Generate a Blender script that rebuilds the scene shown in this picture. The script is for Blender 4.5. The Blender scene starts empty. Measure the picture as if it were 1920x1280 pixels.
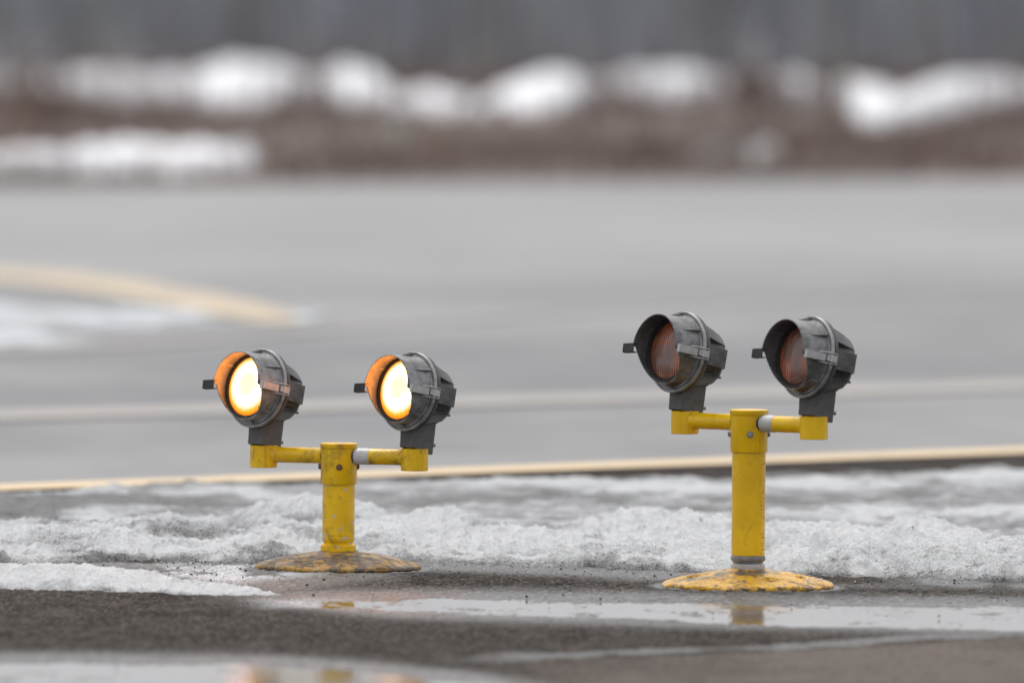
import bpy, bmesh, math, random
import numpy as np
from mathutils import Vector, Matrix, Euler

random.seed(7); RNG = np.random.default_rng(11)
S = bpy.context.scene
COL = S.collection
R = math.radians
PX = 0.0009375                      # one photo pixel at 25 m

# ------------------------------------------------------------------ camera
H = 1.354; F = 500.0; ROLL = R(0.45); PITCH = R(3.1) - (1080 - 640) * 3.75e-5
cam_d = bpy.data.cameras.new('camera'); cam = bpy.data.objects.new('camera', cam_d); COL.objects.link(cam)
cam_d.lens = F; cam_d.sensor_width = 36; cam_d.clip_start = 0.5; cam_d.clip_end = 3000
cam_d.dof.use_dof = True; cam_d.dof.focus_distance = 25.0; cam_d.dof.aperture_fstop = 4.2
CAMROT = Matrix.Rotation(math.pi / 2 - PITCH, 3, 'X') @ Matrix.Rotation(ROLL, 3, 'Z')
cam.matrix_world = Matrix.Translation((0, 0, H)) @ CAMROT.to_4x4()
S.camera = cam
CR = np.array(CAMROT)

def G(px, py, z=0.0):
    """ground point seen at a photo pixel"""
    v = CR @ np.array([(px - 960) * 3.75e-5, (640 - py) * 3.75e-5, -1.0])
    t = (z - H) / v[2]
    return Vector((v[0] * t, v[1] * t, z))

def proj(X, Y):
    """photo pixel of ground points (arrays)"""
    P = np.stack([X, Y, -H * np.ones_like(X)], -1) @ CR
    return 960 + P[..., 0] / -P[..., 2] / 3.75e-5, 640 - P[..., 1] / -P[..., 2] / 3.75e-5

# ------------------------------------------------------------------ noise
def _h(i, j, s):
    n = (i * 374761393 + j * 668265263 + s * 974634777) & 0xffffffff
    n = ((n ^ (n >> 13)) * 1274126177) & 0xffffffff
    return ((n ^ (n >> 16)) & 0xffff) / 65535.0
def vn(x, y, s=0):
    i = np.floor(x).astype(np.int64); j = np.floor(y).astype(np.int64)
    u = x - i; v = y - j; u = u * u * u * (u * (u * 6 - 15) + 10); v = v * v * v * (v * (v * 6 - 15) + 10)
    a = _h(i, j, s); b = _h(i + 1, j, s); c = _h(i, j + 1, s); d = _h(i + 1, j + 1, s)
    return a + (b - a) * u + (c - a) * v + (a - b - c + d) * u * v
def fbm(x, y, o=4, s=0, g=.5):
    t = 0; a = 1; n = 0
    for k in range(o):
        t = t + a * vn(x * 2 ** k + 17 * k, y * 2 ** k + 5 * k, s + k); n += a; a *= g
    return t / n
def sst(a, b, x):
    t = np.clip((x - a) / (b - a), 0, 1); return t * t * (3 - 2 * t)

# ------------------------------------------------------------------ node helpers
class NT:
    def __init__(s, name):
        s.m = bpy.data.materials.new(name); s.m.use_nodes = True
        s.t = s.m.node_tree; s.p = s.t.nodes['Principled BSDF']
        s.tc = s.n('ShaderNodeTexCoord')
    def n(s, ty, **kw):
        x = s.t.nodes.new(ty)
        for k, v in kw.items(): setattr(x, k, v)
        return x
    def l(s, a, b): s.t.links.new(a, b)
    def _set(s, sock, v):
        if hasattr(v, 'is_linked') or isinstance(v, bpy.types.NodeSocket): s.l(v, sock)
        elif v is not None:
            if isinstance(v, tuple) and len(v) == 3 and sock.type == 'RGBA': v = (*v, 1)
            sock.default_value = v
    def mapc(s, scale=(1, 1, 1), loc=(0, 0, 0), src='Object'):
        m = s.n('ShaderNodeMapping'); s.l(s.tc.outputs[src], m.inputs[0])
        m.inputs['Scale'].default_value = scale; m.inputs['Location'].default_value = loc
        return m.outputs[0]
    def noise(s, scale, vec=None, detail=4, rough=.55, dist=0):
        x = s.n('ShaderNodeTexNoise'); s.l(vec or s.tc.outputs['Object'], x.inputs['Vector'])
        x.inputs['Scale'].default_value = scale; x.inputs['Detail'].default_value = detail
        x.inputs['Roughness'].default_value = rough; x.inputs['Distortion'].default_value = dist
        return x.outputs[0]
    def ramp(s, v, a, b, ca=(0, 0, 0, 1), cb=(1, 1, 1, 1)):
        x = s.n('ShaderNodeMapRange'); x.interpolation_type = 'SMOOTHSTEP'
        s._set(x.inputs[0], v); x.inputs[1].default_value = a; x.inputs[2].default_value = b
        return x.outputs[0]
    def math(s, op, a, b=None, c=None):
        x = s.n('ShaderNodeMath', operation=op); s._set(x.inputs[0], a)
        if b is not None: s._set(x.inputs[1], b)
        if c is not None: s._set(x.inputs[2], c)
        return x.outputs[0]
    def mix(s, f, a, b):
        x = s.n('ShaderNodeMix', data_type='RGBA'); s._set(x.inputs[0], f); s._set(x.inputs[6], a); s._set(x.inputs[7], b)
        return x.outputs[2]
    def mixf(s, f, a, b):
        x = s.n('ShaderNodeMix', data_type='FLOAT'); s._set(x.inputs[0], f); s._set(x.inputs[2], a); s._set(x.inputs[3], b)
        return x.outputs[0]
    def bump(s, h, strength, dist):
        x = s.n('ShaderNodeBump'); s.l(h, x.inputs['Height']); s._set(x.inputs['Strength'], strength); x.inputs['Distance'].default_value = dist
        s.l(x.outputs[0], s.p.inputs['Normal']); return x
    def attr(s, name):
        x = s.n('ShaderNodeAttribute'); x.attribute_name = name; return x.outputs['Fac']
    def xyz(s, v=None):
        x = s.n('ShaderNodeSeparateXYZ'); s.l(v or s.tc.outputs['Object'], x.inputs[0]); return x.outputs
    def set(s, **kw):
        for k, v in kw.items(): s._set(s.p.inputs[k.replace('_', ' ')], v)
        return s.m

def flat(name, col, rough=.6, metal=0, vary=.25, scale=60):
    t = NT(name); n = t.noise(scale)
    c2 = tuple(c * (1 - vary) for c in col); c1 = tuple(min(1, c * (1 + vary)) for c in col)
    return t.set(Base_Color=t.mix(t.ramp(n, .35, .65), c2, c1), Roughness=rough, Metallic=metal)

# painted steel
def paint(name, dirty, chips, loc, ticks=False, dome=False):
    t = NT(name); v = t.mapc(loc=loc)
    base = t.mix(t.ramp(t.noise(14, v), .3, .7), (.72, .425, .002), (.88, .55, .004))
    # grime: dark brown film
    g = t.noise(26, v, 7, .68, .6)
    gr = t.ramp(g, .60 - dirty * .34, .80 - dirty * .22)
    gr = t.math('MULTIPLY', gr, .35 + .6 * dirty)
    c = t.mix(gr, base, (.075, .055, .028))
    # vertical run marks
    vs = t.mapc((90, 90, 5), loc)
    run = t.math('MULTIPLY', t.ramp(t.noise(1, vs, 4), .55, .8), .25 + .35 * dirty)
    c = t.mix(run, c, (.16, .10, .02))
    # fine speckles
    sp = t.math('MULTIPLY', t.ramp(t.noise(420, v, 2), .66, .74), .75)
    c = t.mix(sp, c, (.03, .025, .02))
    # paint chips down to grey primer
    ch = t.ramp(t.noise(48, v, 5, .6, .3), .64, .65)
    ch = t.math('MULTIPLY', ch, 1.0 if chips > 0 else 0.0)
    if chips > .5:
        zz = t.xyz()[2]
        low = t.math('ADD', t.ramp(zz, .085, .058), t.ramp(zz, .125, .15))
        ch = t.math('MAXIMUM', ch, t.math('MULTIPLY', t.ramp(t.noise(33, v, 5), .60, .61), low))
    c = t.mix(ch, c, (.48, .49, .50))
    if ticks:
        o = t.xyz()
        az = t.math('ARCTAN2', o[0], t.math('MULTIPLY', o[1], -1.0))       # 0 faces the viewer side
        band = t.math('MULTIPLY', t.ramp(az, .55, .8), t.ramp(az, 1.5, 1.15))
        tk = t.ramp(t.noise(1, t.mapc((45, 45, 620)), 2, .6), .60, .63)
        c = t.mix(t.math('MULTIPLY', t.math('MULTIPLY', band, tk), .9), c, (.03, .022, .012))
    if dome:
        c = t.mix(.5, c, (.62, .27, .012))
        if dirty > .8: c = t.mix(.55, c, (.24, .155, .045))
        d = t.noise(34, v, 10, .78, .35)
        low = t.noise(9, v, 2)
        d = t.math('MULTIPLY_ADD', t.math('ADD', low, -.5), .42, d)
        m = t.ramp(d, .590 - .145 * dirty, .63 - .145 * dirty)
        c = t.mix(t.math('MULTIPLY', m, .93), c, t.mix(t.ramp(t.noise(70, v), .4, .6), (.040, .031, .024), (.125, .095, .065)))
        f = t.ramp(t.noise(170, v, 6, .7), .54, .60)
        c = t.mix(t.math('MULTIPLY', f, .7), c, (.05, .04, .03))
    t.bump(t.noise(160, v, 6), .25 if not dome else .6, .0012)
    return t.set(Base_Color=c, Roughness=t.mixf(gr, .30, .75), Specular_IOR_Level=.45)

def castmetal(name, lo, hi, loc=(0, 0, 0), rough=.5, stain=.4, metal=.45, rust=False):
    t = NT(name); v = t.mapc(loc=loc)
    c = t.mix(t.ramp(t.noise(30, v, 7, .65), .3, .7), (lo,) * 3, (hi, hi, hi * 1.02))
    c = t.mix(t.math('MULTIPLY', t.ramp(t.noise(16, v, 6, .7, .5), .5, .68), stain), c, (.05, .045, .04))
    c = t.mix(t.math('MULTIPLY', t.ramp(t.noise(500, v, 2), .64, .72), .6), c, (.02, .02, .02))
    if rust:
        z = t.xyz()[2]
        m = t.math('MULTIPLY', t.ramp(z, -.035, -.06), t.ramp(t.noise(40, v, 5), .48, .6))
        c = t.mix(t.math('MULTIPLY', m, .7), c, (.13, .055, .015))
    t.bump(t.noise(700, v, 4), .35, .0006)
    return t.set(Base_Color=c, Roughness=t.mixf(t.noise(40, v, 5), rough - .12, rough + .18), Metallic=metal)

def lens_lit(name, dim):
    t = NT(name); o = t.xyz(); k = 1 / (56 * PX)
    x = t.math('MULTIPLY', o[0], k); z = t.math('MULTIPLY', o[2], k)
    z1 = t.math('ADD', z, -.06)
    r = t.math('SQRT', t.math('ADD', t.math('MULTIPLY', x, x), t.math('MULTIPLY', z1, z1)))
    wob = t.noise(1, t.mapc((900, 1, 60)), 2)
    r2 = t.math('ADD', r, t.math('MULTIPLY', t.math('ADD', wob, -.5), .22))
    rib = t.math('MULTIPLY_ADD', t.math('SINE', t.math('MULTIPLY', x, 75.0)), .06, .94)
    inner = t.ramp(r, .56, .30)
    inner = t.math('MULTIPLY', inner, t.ramp(t.noise(1, t.mapc((70, 70, 38)), 3), .26, .44))
    hot = t.math('MULTIPLY', t.math('POWER', t.ramp(r2, .80, .55), 1.6), t.math('SUBTRACT', 1.0, t.math('MULTIPLY', inner, dim)))
    cream = t.ramp(r2, .93, .74)
    gold = t.mix(t.ramp(r2, 1.1, .86), (.72, .15, .003), (1.0, .42, .018))
    gold = t.mix(cream, gold, t.mix(t.math('MULTIPLY', inner, dim), (1.1, .93, .68), (1.0, .83, .52)))
    def vm(op, a_, b_):
        x_ = t.n('ShaderNodeVectorMath', operation=op); t._set(x_.inputs[0], a_)
        if op == 'SCALE': t._set(x_.inputs['Scale'], b_)
        else: t._set(x_.inputs[1], b_)
        return x_.outputs[0]
    hotc = t.n('ShaderNodeRGB'); hotc.outputs[0].default_value = (1.0, .27, .018, 1)
    c = vm('ADD', vm('SCALE', gold, rib), vm('SCALE', hotc.outputs[0], t.math('MULTIPLY', hot, 34.0)))
    st = 1.0
    t.bump(t.math('SINE', t.math('MULTIPLY', x, 75.0)), .2, .0006)
    return t.set(Base_Color=(.4, .12, .01), Emission_Color=c, Emission_Strength=st, Roughness=.2)

def lens_off(name, loc):
    t = NT(name); o = t.xyz(); k = 1 / (56 * PX)
    x = t.math('MULTIPLY', o[0], k); z = t.math('MULTIPLY', o[2], k)
    rr = t.math('SQRT', t.math('ADD', t.math('MULTIPLY', x, x), t.math('MULTIPLY', z, z)))
    wv = t.math('SINE', t.math('MULTIPLY', t.math('ADD', x, t.math('MULTIPLY', t.noise(18), .08)), 62.0))
    streak = t.ramp(wv, -.1, .9)
    patch = t.ramp(t.noise(1, t.mapc((26, 26, 14), loc), 3), .42, .62)
    ringm = t.ramp(rr, .35, .75)
    c = t.mix(ringm, (.16, .09, .075), (.14, .05, .03))
    c = t.mix(t.math('MULTIPLY', t.math('MULTIPLY', streak, patch), .62), c, (.85, .19, .03))
    c = t.mix(t.ramp(rr, .88, .99), c, (.08, .06, .055))
    t.bump(wv, .5, .0008)
    return t.set(Base_Color=c, Roughness=.22, Coat_Weight=.5, Coat_Roughness=.08)

# ------------------------------------------------------------------ mesh helpers
def link(name, bm, mat, parent=None, smooth=True, angle=35, loc=None, rot=None, bevel=0):
    me = bpy.data.meshes.new(name); bmesh.ops.recalc_face_normals(bm, faces=bm.faces)
    for f in bm.faces: f.smooth = smooth
    lim = R(angle)
    for e in bm.edges:
        if len(e.link_faces) == 2 and e.calc_face_angle(0) > lim: e.smooth = False
    bm.to_mesh(me); bm.free()
    if not isinstance(mat, (list, tuple)): mat = [mat]
    for m in mat: me.materials.append(m)
    o = bpy.data.objects.new(name, me); COL.objects.link(o)
    if parent: o.parent = parent
    if loc is not None: o.location = loc
    if rot is not None: o.rotation_euler = rot
    if bevel:
        b = o.modifiers.new('bevel', 'BEVEL'); b.width = bevel; b.segments = 2; b.limit_method = 'ANGLE'; b.angle_limit = R(40)
        b.harden_normals = True
    return o
def tag(o, label=None, cat=None, group=None, kind=None):
    for k, v in (('label', label), ('category', cat), ('group', group), ('kind', kind)):
        if v: o[k] = v
    return o
def empty(name, loc, rz=0):
    o = bpy.data.objects.new(name, None); COL.objects.link(o); o.location = loc; o.rotation_euler = (0, 0, rz); o.empty_display_size = .1; return o

def lathe(bm, prof, seg=64, M=Matrix.Identity(4), axis='Z', cap=True):
    rings = []
    for r, h in prof:
        ring = []
        for k in range(seg):
            a = 2 * math.pi * k / seg
            p = (r * math.cos(a), r * math.sin(a), h) if axis == 'Z' else (r * math.cos(a), h, r * math.sin(a))
            ring.append(bm.verts.new(M @ (Vector(p) * PX)))
        rings.append(ring)
    for a, b in zip(rings, rings[1:]):
        for k in range(seg):
            bm.faces.new((a[k], a[(k + 1) % seg], b[(k + 1) % seg], b[k]))
    if cap:
        bm.faces.new(rings[0]); bm.faces.new(rings[-1])
    return rings
def box(bm, x0, x1, y0, y1, z0, z1, M=Matrix.Identity(4), s=PX):
    vs = [bm.verts.new(M @ (Vector((x, y, z)) * s)) for x in (x0, x1) for y in (y0, y1) for z in (z0, z1)]
    for f in ((0, 1, 3, 2), (4, 6, 7, 5), (0, 4, 5, 1), (2, 3, 7, 6), (0, 2, 6, 4), (1, 5, 7, 3)): bm.faces.new([vs[i] for i in f])
    return vs
def tube(bm, pts, r, seg=8):
    pts = [Vector(p) for p in pts]; rings = []
    for i, p in enumerate(pts):
        d = (pts[min(i + 1, len(pts) - 1)] - pts[max(i - 1, 0)]).normalized()
        u = d.orthogonal().normalized() if i == 0 else (u - d * u.dot(d)).normalized()
        w = d.cross(u); rr = r[i] if isinstance(r, (list, tuple)) else r
        rings.append([bm.verts.new((p + (u * math.cos(2 * math.pi * k / seg) + w * math.sin(2 * math.pi * k / seg)) * rr) * PX) for k in range(seg)])
    for a, b in zip(rings, rings[1:]):
        for k in range(seg): bm.faces.new((a[k], a[(k + 1) % seg], b[(k + 1) % seg], b[k]))
    bm.faces.new(rings[0]); bm.faces.new(rings[-1])

def grid_mesh(name, X, Y, Z, mat, attrs=None, parent=None, keep=None):
    ny, nx = X.shape
    co = np.stack([X, Y, Z], -1).reshape(-1, 3).astype(np.float32)
    idx = np.arange(nx * ny).reshape(ny, nx)
    q = np.stack([idx[:-1, :-1], idx[:-1, 1:], idx[1:, 1:], idx[1:, :-1]], -1).reshape(-1, 4)
    if keep is not None:
        km = keep[:-1, :-1] | keep[:-1, 1:] | keep[1:, 1:] | keep[1:, :-1]
        q = q[km.reshape(-1)]
        used = np.unique(q); rem = np.full(nx * ny, -1); rem[used] = np.arange(len(used)); q = rem[q]; co = co[used]
    else: used = None
    me = bpy.data.meshes.new(name)
    me.vertices.add(len(co)); me.vertices.foreach_set('co', co.reshape(-1))
    me.loops.add(q.size); me.loops.foreach_set('vertex_index', q.reshape(-1).astype(np.int32))
    me.polygons.add(len(q)); me.polygons.foreach_set('loop_start', np.arange(0, q.size, 4, dtype=np.int32))
    me.polygons.foreach_set('loop_total', np.full(len(q), 4, dtype=np.int32))
    me.update(calc_edges=True); me.polygons.foreach_set('use_smooth', np.ones(len(q), dtype=bool))
    for k, a in (attrs or {}).items():
        a = a.reshape(-1)
        if used is not None: a = a[used]
        at = me.attributes.new(k, 'FLOAT', 'POINT'); at.data.foreach_set('value', a.astype(np.float32))
    me.materials.append(mat); o = bpy.data.objects.new(name, me); COL.objects.link(o); o.parent = parent
    return o

# ------------------------------------------------------------------ the lights
M_HOOD = [castmetal('cast_aluminium_worn', .12, .32, (1, 0, 0), rough=.5, stain=.75),
          castmetal('cast_aluminium_clean', .095, .26, (4, 0, 0), rough=.48, stain=.8, rust=True)]
M_BODY = castmetal('grey_cast_body', .045, .115, rough=.5, stain=.55, metal=.3)
M_BRACK = castmetal('bracket_grey', .075, .125, rough=.6, stain=.25, metal=.2)
M_RIM = castmetal('rim_aluminium', .17, .38, rough=.5, stain=.35, metal=.35)
M_STEEL = castmetal('stainless_clip', .34, .5, rough=.5, stain=.2, metal=.35)
M_DARK = flat('dark_rubber_hole_shade', (.02, .02, .02), .7)
M_RING = castmetal('dull_ring', .42, .60, rough=.55, stain=.25, metal=.3)
M_WHITE = castmetal('white_reflective_tape', .38, .54, rough=.4, stain=.3, metal=0)
M_BOLT = castmetal('bolt_steel', .20, .35, rough=.45, stain=.3, metal=.7)
M_RBOLT = flat('rusty_bolt', (.17, .09, .06), .7, .2, .4, 500)
M_INNER = castmetal('hood_inside', .09, .17, (2, 2, 2), rough=.5, stain=.5, metal=.3)
M_INNERL = castmetal('hood_inside_light', .42, .62, (5, 2, 2), rough=.55, stain=.35, metal=0)

def hexbolt(bm, M, r=4.8, h=5, washer=True):
    if washer: lathe(bm, [(r * 1.25, -1), (r * 1.25, 1.2)], 20, M)
    lathe(bm, [(r, 1.2), (r, h - 1), (r * .8, h)], 6, M)

def head(parent, loc, alpha, pitch, lit, hood_mat, lens_mat):
    """lamp head: local +Y looks out of the lamp, -X is the side with the clip"""
    bm = bmesh.new()
    lathe(bm, [(60, -14), (73.5, -14), (74.8, -12.5), (74.8, -6), (73.4, -5.5), (73.4, -3.5), (60, -3.5)], 96, axis='Y', cap=False)
    # drum of wide tapering ridges
    segs = 8; prof = []
    def ring(y, f):
        out = []
        for k in range(segs):
            c = k * 45
            rh = 54 + (71 - 54) * f; rl = 53.2 - 3 * f
            for da, r in ((-14.5, rh), (-7, rh * .99), (7, rh * .99), (14.5, rh), (15.3, rl), (29.7, rl)):
                a = R(c + da); out.append((r * math.cos(a), y, r * math.sin(a)))
        return out
    R0 = ring(-9, 1); R1 = ring(-66, .02); R2 = [(x * .93, -73, z * .93) for x, y, z in R1]
    V = [[bm.verts.new(Vector(p) * PX) for p in rr] for rr in (R0, R1, R2)]
    for a, b in zip(V, V[1:]):
        for k in range(len(a)): bm.faces.new((a[k], a[(k + 1) % len(a)], b[(k + 1) % len(a)], b[k]))
    bm.faces.new(V[2])
    # terminal pad on the clip side, fin tips
    for sgn in (-1,):
        vs = []
        for y, x0 in ((-12, 71), (-69, 57)):
            for z in (-17, 19): vs.append((y, x0, z))
        p = [bm.verts.new(Vector((sgn * x, y, z)) * PX) for (y, x, z) in vs] + [bm.verts.new(Vector((sgn * 46, y, z)) * PX) for (y, x, z) in vs]
        for f in ((0, 1, 3, 2), (4, 6, 7, 5), (0, 2, 6, 4), (1, 5, 7, 3), (0, 4, 5, 1), (2, 3, 7, 6)): bm.faces.new([p[i] for i in f])
    for ang in (215, 325):
        M = Matrix.Rotation(R(-ang), 4, 'Y')
        p = [bm.verts.new(M @ (Vector(q) * PX)) for q in ((50, -12, -1.6), (71, -12, -1.6), (58, -72, -1.6), (48, -70, -1.6), (50, -12, 1.6), (71, -12, 1.6), (58, -72, 1.6), (48, -70, 1.6))]
        for f in ((0, 1, 2, 3), (7, 6, 5, 4), (0, 4, 5, 1), (1, 5, 6, 2), (2, 6, 7, 3), (3, 7, 4, 0)): bm.faces.new([p[i] for i in f])
    hs = link('lamp_housing', bm, M_BODY, parent, angle=20, loc=loc, rot=(pitch, 0, math.pi - alpha), bevel=.0009)
    # two small dark screw holes in the pad
    # front rim
    bm = bmesh.new()
    lathe(bm, [(62, -3.4), (75.2, -3.4), (76.0, -2.4), (76.0, 2.4), (75.0, 3.6), (72.6, 3.6), (72.0, 1.0), (69.8, 1.0), (69.2, 4.6), (67.5, 5.4), (62, 5.4)], 96, axis='Y', cap=False)
    link('rim', bm, M_RIM, hs)
    # hood
    bm = bmesh.new(); n = 144; outer = []; inner = []
    yl = [0, .15, .4, .7, .95, 1.0]
    for k in range(n):
        a = 2 * math.pi * k / n; deg = math.degrees(a)
        b = 0 if deg <= 181.3 else min(deg - 180, 360 - deg)
        if 180 < deg < 360: g = .80 * max(0, 1 - b / 72) ** 1.45
        else: g = 1.0
        L = 24 + 36 * g
        oc = []; ic = []
        for q in yl:
            y = 3 + (L - 3) * q; ro = 66 - (y - 3) / 57 * 5
            if q == 0: ro += 2.5
            if q == 1.0: ro -= .5
            oc.append(bm.verts.new(Vector((ro * math.cos(a), y, ro * math.sin(a))) * PX))
            ri = 66 - (y - 3) / 57 * 5 - (2.6 if q < 1 else 2.2)
            ic.append(bm.verts.new(Vector((ri * math.cos(a), y, ri * math.sin(a))) * PX))
        outer.append(oc); inner.append(ic)
    for k in range(n):
        k2 = (k + 1) % n
        for j in range(len(yl) - 1):
            bm.faces.new((outer[k][j], outer[k2][j], outer[k2][j + 1], outer[k][j + 1]))
            f = bm.faces.new((inner[k][j], inner[k][j + 1], inner[k2][j + 1], inner[k2][j])); f.material_index = 1
        bm.faces.new((outer[k][-1], outer[k2][-1], inner[k2][-1], inner[k][-1]))
    for ang, y1, hgt in ((143, 50, 72), (222, 34, 71), (37, 50, 72), (318, 34, 71), (262, 30, 70), (90, 46, 71)):
        M = Matrix.Rotation(R(-ang), 4, 'Y')
        th = 2.2
        q = [(60, 4, -th), (hgt, 4, -th), (hgt - 1, 13, -th), (60, y1, -.8), (60, 4, th), (hgt, 4, th), (hgt - 1, 13, th), (60, y1, .8)]
        p = [bm.verts.new(M @ (Vector(v) * PX)) for v in q]
        for f in ((0, 1, 2, 3), (7, 6, 5, 4), (0, 4, 5, 1), (1, 5, 6, 2), (2, 6, 7, 3), (3, 7, 4, 0)): bm.faces.new([p[i] for i in f])
    link('hood', bm, [hood_mat, M_INNER], hs)
    # gasket
    bm = bmesh.new()
    lathe(bm, [(61.4, 14), (61.0, 24.5), (57.5, 24.5), (56, 21), (56, 14)], 96, axis='Y', cap=False)
    link('gasket', bm, M_DARK, hs)
    # lens
    bm = bmesh.new()
    lathe(bm, [(57, 17), (56.5, 20), (50, 22.5), (40, 25), (28, 27), (14, 28), (1, 28.3)], 96, axis='Y')
    link('lens', bm, lens_mat, hs, angle=70, loc=(0, 0, 0))
    # clip on the near side
    bm = bmesh.new()
    x0, x1 = -73, -66
    box(bm, x0, x0 + 2.2, 14, 57, -7.5, 7.5); box(bm, x0, x1 + 3, 14, 57, 5.7, 7.5); box(bm, x0, x1 + 3, 14, 57, -7.5, -5.7); box(bm, x0, x1 + 3, 55.5, 57, -5.7, 5.7)
    link('clip', bm, M_STEEL, hs, bevel=.0006)
    bm = bmesh.new()
    for sz in (-1, 1):
        tube(bm, [(-66, 26, 9.6 * sz), (-73, 20, 9.8 * sz), (-76.5, 8, 9.8 * sz), (-77.5, -6, 9.6 * sz), (-75, -11, 9 * sz), (-73, -12, 6 * sz)], 1.0)
    box(bm, -78.5, -70, -9, 7, -6.5, 6.5)
    box(bm, -77, -72, 6, 12, -5, 5)
    link('clip_wire', bm, M_STEEL, hs)
    # opened far-side clip sticking out
    bm = bmesh.new()
    Mt = Matrix.Rotation(R(4), 4, 'Y')
    box(bm, 58, 88, 58, 60, -8.5, 8.5, Mt); box(bm, 58, 88, 50, 58, 6.7, 8.5, Mt); box(bm, 58, 88, 50, 58, -8.5, -6.7, Mt); box(bm, 86, 88, 51, 58, -6.7, 6.7, Mt)
    link('open_clip', bm, M_DARK, hs, bevel=.0005)
    # bracket
    bm = bmesh.new()
    def rr(cx, cy, hx, hy, rad, z, n=5):
        out = []
        for sx, sy, a0 in ((1, 1, 0), (-1, 1, 90), (-1, -1, 180), (1, -1, 270)):
            for i in range(n + 1):
                a = R(a0 + 90 * i / n); out.append((cx + sx * (hx - rad) + rad * math.cos(a), cy + sy * (hy - rad) + rad * math.sin(a), z))
        return out
    secs = [rr(0, -41, 18.5, 27, 4, -103.5), rr(0, -41, 19.5, 28, 5, -102.5), rr(0, -40, 19.5, 28.2, 5, -90), rr(0, -38, 20, 29.5, 6, -70), rr(0, -34, 23, 31, 9, -44)]
    V = [[bm.verts.new(Vector((p[0], p[1], p[2] - (2.5 + .09 * (p[1] + 34) * -1 if si < 3 else 0))) * PX) for p in s_] for si, s_ in enumerate(secs)]
    for a, b in zip(V, V[1:]):
        for k in range(len(a)): bm.faces.new((a[k], a[(k + 1) % len(a)], b[(k + 1) % len(a)], b[k]))
    bm.faces.new(V[0]); bm.faces.new(V[-1])
    br = link('bracket', bm, M_BRACK, hs, bevel=.0005)
    bm = bmesh.new(); hexbolt(bm, Matrix.Translation(Vector((-10, -69, -90)) * PX) @ Matrix.Rotation(R(90), 4, 'X'), 4.2, 8)
    link('bolt', bm, M_BOLT, hs)
    for y in (-32, -62):
        bm = bmesh.new()
        M = Matrix.Translation(Vector((-(71 - 14 * (-y - 12) / 57) - .15, y, 0 if y < -40 else 3)) * PX) @ Matrix.Rotation(R(-90), 4, 'Y')
        lathe(bm, [(1.5, -.6), (1.5, .25)], 12, M)
        link('screw', bm, M_DARK, hs)
    return hs

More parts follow.
